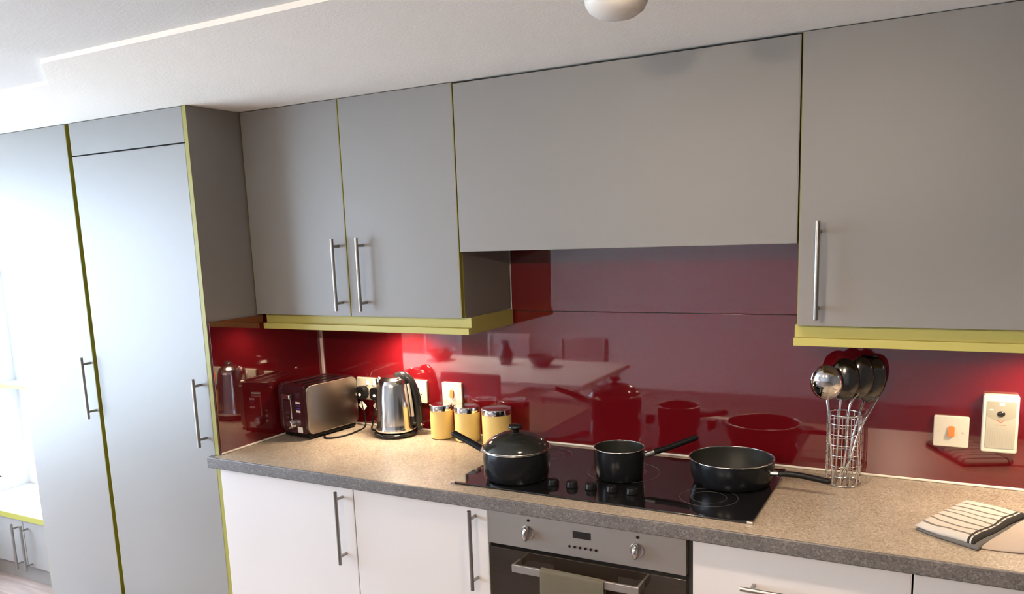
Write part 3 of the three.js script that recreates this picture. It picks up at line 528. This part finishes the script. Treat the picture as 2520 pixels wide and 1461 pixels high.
// ---------------------------------------------------------------- folded tea towel
{
  const c = document.createElement('canvas'); c.width = 512; c.height = 256; const k = c.getContext('2d');
  k.fillStyle = '#b5ada2'; k.fillRect(0, 0, 512, 256); for (let i = 0; i < 8; i++) { k.fillStyle = '#68625c'; k.fillRect(30 + i * 64, 0, 14, 256); }
  k.fillStyle = '#24211f'; k.fillRect(0, 226, 512, 9); k.fillRect(0, 242, 512, 14);
  const tx = new THREE.CanvasTexture(c); tx.colorSpace = THREE.SRGBColorSpace; tx.anisotropy = 8;
  const c2 = document.createElement('canvas'); c2.width = 256; c2.height = 256; const k2 = c2.getContext('2d'); k2.fillStyle = '#a3958a'; k2.fillRect(0, 0, 256, 256); k2.fillStyle = '#24211f'; k2.fillRect(0, 226, 256, 30); k2.fillRect(0, 202, 256, 8);
  const tx2 = new THREE.CanvasTexture(c2); tx2.colorSpace = THREE.SRGBColorSpace;
  const wob = lattice(512, 90);
  function cloth(A, B, C, D, yb, th, amp) {   // A..D corners (x, z); u runs A to B, v runs A to D
    const nu = 28, nv = 20, pos = [], uv = [], idx = [], n = nv + 1;
    for (let s = 0; s < 2; s++) for (let i = 0; i <= nu; i++) for (let j = 0; j <= nv; j++) {
      const u = i / nu, v = j / nv, L = (a, b, t) => a + (b - a) * t, e = Math.min(u, 1 - u, v, 1 - v), rd = Math.sqrt(Math.min(1, e * 14));
      const x = L(L(A[0], B[0], u), L(D[0], C[0], u), v) + (wob(u * 300 + 40, v * 200) - 0.5) * 0.008, z = L(L(A[1], B[1], u), L(D[1], C[1], u), v) + (wob(u * 200, v * 300 + 90) - 0.5) * 0.008;
      const w = (wob(u * 400, v * 300) * 0.8 + wob(u * 900 + 7, v * 500) * 0.2) * amp;
      pos.push(x, yb + (s ? 0 : th * (0.35 + 0.65 * rd) + w), z); uv.push(u, 1 - v);
    }
    const o = (nu + 1) * n; for (let i = 0; i < nu; i++) for (let j = 0; j < nv; j++) { const a = i * n + j, b = a + 1, d = a + n, e = d + 1; idx.push(a, b, d, b, e, d, o + a, o + d, o + b, o + b, o + d, o + e); }
    const edge = (a, b) => idx.push(a, o + a, b, b, o + a, o + b);
    for (let i = 0; i < nu; i++) { edge((i + 1) * n, i * n); edge(i * n + nv, (i + 1) * n + nv); } for (let j = 0; j < nv; j++) { edge(j, j + 1); edge(nu * n + j + 1, nu * n + j); }
    const g = new THREE.BufferGeometry(); g.setAttribute('position', new THREE.Float32BufferAttribute(pos, 3)); g.setAttribute('uv', new THREE.Float32BufferAttribute(uv, 2)); g.setIndex(idx); g.computeVertexNormals(); return g;
  }
  const t = thing('tea_towel', 'folded striped tea towel lying on the worktop at the right', 'towel', [2.4, 0.91, 0.36]);
  part(t, 'lower_fold', cloth([2.335, 0.50], [2.445, 0.25], [2.62, 0.27], [2.545, 0.478], 0.9106, 0.007, 0.003), std({ map: tx2, roughness: 0.95, bumpMap: orange, bumpScale: 0.0006, side: THREE.DoubleSide }), 'plain fold with black border stripes');
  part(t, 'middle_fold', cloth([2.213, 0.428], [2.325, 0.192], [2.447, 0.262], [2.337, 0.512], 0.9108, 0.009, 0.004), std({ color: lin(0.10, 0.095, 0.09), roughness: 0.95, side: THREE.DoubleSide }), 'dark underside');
  part(t, 'upper_fold', cloth([2.210, 0.424], [2.322, 0.188], [2.447, 0.255], [2.330, 0.500], 0.918, 0.011, 0.007), std({ map: tx, roughness: 0.95, bumpMap: orange, bumpScale: 0.0006, side: THREE.DoubleSide }), 'striped cream and grey top fold');
}
// ---------------------------------------------------------------- dining table and chairs behind (mirrored in the red glass)
{
  const tx0 = -1.75, tx1 = 0.38, tz0 = 1.82, tz1 = 2.66;
  const t = thing('dining_table', 'long white dining table mirrored in the red splashback', 'table', [-0.68, 0, 2.24]);
  part(t, 'tabletop', bx(tx0, tx1, 0.712, 0.74, tz0, tz1, 0.004, 3), M.tableTop);
  for (const x of [tx0 + 0.08, tx1 - 0.08]) for (const z of [tz0 + 0.08, tz1 - 0.08]) part(t, 'leg', rod(V(x, 0, z), V(x, 0.712, z), 0.018, 0.024), M.steel);
  const ch = thing('dining_chair', 'mauve chair at the right end of the near side of the table', 'chair', [-0.15, 0, 1.62], 'chairs around the dining table');
  const cz = 1.62, cx = -0.15;
  part(ch, 'seat', bx(cx - 0.2, cx + 0.2, 0.43, 0.46, cz - 0.2, cz + 0.2, 0.012, 4), M.chair);
  part(ch, 'backrest', bx(cx - 0.2, cx + 0.2, 0.58, 0.86, cz - 0.215, cz - 0.19, 0.01, 4), M.chair);
  for (const sx of [-0.175, 0.175]) { part(ch, 'leg', rod(V(cx + sx, 0, cz - 0.2), V(cx + sx, 0.84, cz - 0.186), 0.012), M.steel); part(ch, 'leg', rod(V(cx + sx, 0, cz + 0.18), V(cx + sx, 0.43, cz + 0.17), 0.012), M.steel); }
  const spots = [[-0.78, 1.62, 0, 'mauve chair in the middle of the near side of the table'], [-1.40, 1.62, 0, 'mauve chair at the window end of the near side of the table'], [-0.15, 2.88, Math.PI, 'mauve chair at the right end of the far side of the table'], [-0.78, 2.88, Math.PI, 'mauve chair in the middle of the far side of the table'], [-1.40, 2.88, Math.PI, 'mauve chair at the window end of the far side of the table']];
  for (const [x, z, a, label] of spots) { const c = ch.clone(); c.name = numbered('dining_chair'); c.position.set(x, 0, z); c.rotation.y = a; c.userData = { label, category: 'chair', group: 'chairs around the dining table' }; scene.add(c); }
  const bowls = [[-1.0, 2.42, 'dark bowl at the window end of the white table'], [-0.16, 2.38, 'dark bowl at the near end of the white table']];
  for (const [x, z, label] of bowls) single('bowl', label, 'bowl', lathe([[0, 0], [0.045, 0], [0.05, 0.006], [0.085, 0.04], [0.105, 0.075], [0.101, 0.075], [0.08, 0.042], [0.045, 0.01], [0, 0.008]], x, 0.7405, z, 48), M.bowl, 'dark bowls on the dining table');
  const v = thing('vase', 'small dark vase between the two bowls on the table', 'vase', [-0.45, 0.74, 2.4]);
  part(v, 'body', lathe([[0, 0], [0.035, 0], [0.05, 0.03], [0.052, 0.07], [0.03, 0.12], [0.026, 0.15], [0.032, 0.165], [0.028, 0.163], [0.022, 0.15], [0.024, 0.12], [0, 0.1]], -0.45, 0.7405, 2.4, 40), M.bowl);
}
// ---------------------------------------------------------------- shrubs outside the window
function shrub(x, y, z, r, label) {
  const t = thing('shrub', label, 'shrub', [x, -0.12, z], 'shrubs outside the window'); const gs = [];
  for (let i = 0; i < 260; i++) { const a = rnd() * 6.283, b = Math.acos(2 * rnd() - 1), q = r * (0.72 + rnd() * 0.3), g = new THREE.SphereGeometry(1, 6, 4).scale(0.09 * r + 0.03, 0.02, 0.05 * r + 0.02).rotateX(rnd() * 3).rotateY(rnd() * 6); gs.push(g.translate(x + Math.sin(b) * Math.cos(a) * q, y + Math.cos(b) * q * 1.1, z + Math.sin(b) * Math.sin(a) * q)); }
  part(t, 'foliage', gs, M.leaf); part(t, 'stem', rod(V(x, -0.12, z), V(x, y, z), 0.06, 0.03), std({ color: lin(0.1, 0.07, 0.05), roughness: 0.9 }));
}
shrub(-5.4, 0.5, -0.9, 0.75, 'green shrub nearest the house corner outside the window');
shrub(-6.2, 0.6, 0.6, 0.85, 'green shrub in the middle of the view outside the window');
shrub(-6.0, 0.5, 2.4, 0.8, 'green shrub farthest from the alcove outside the window');

renderer.render(scene, camera);
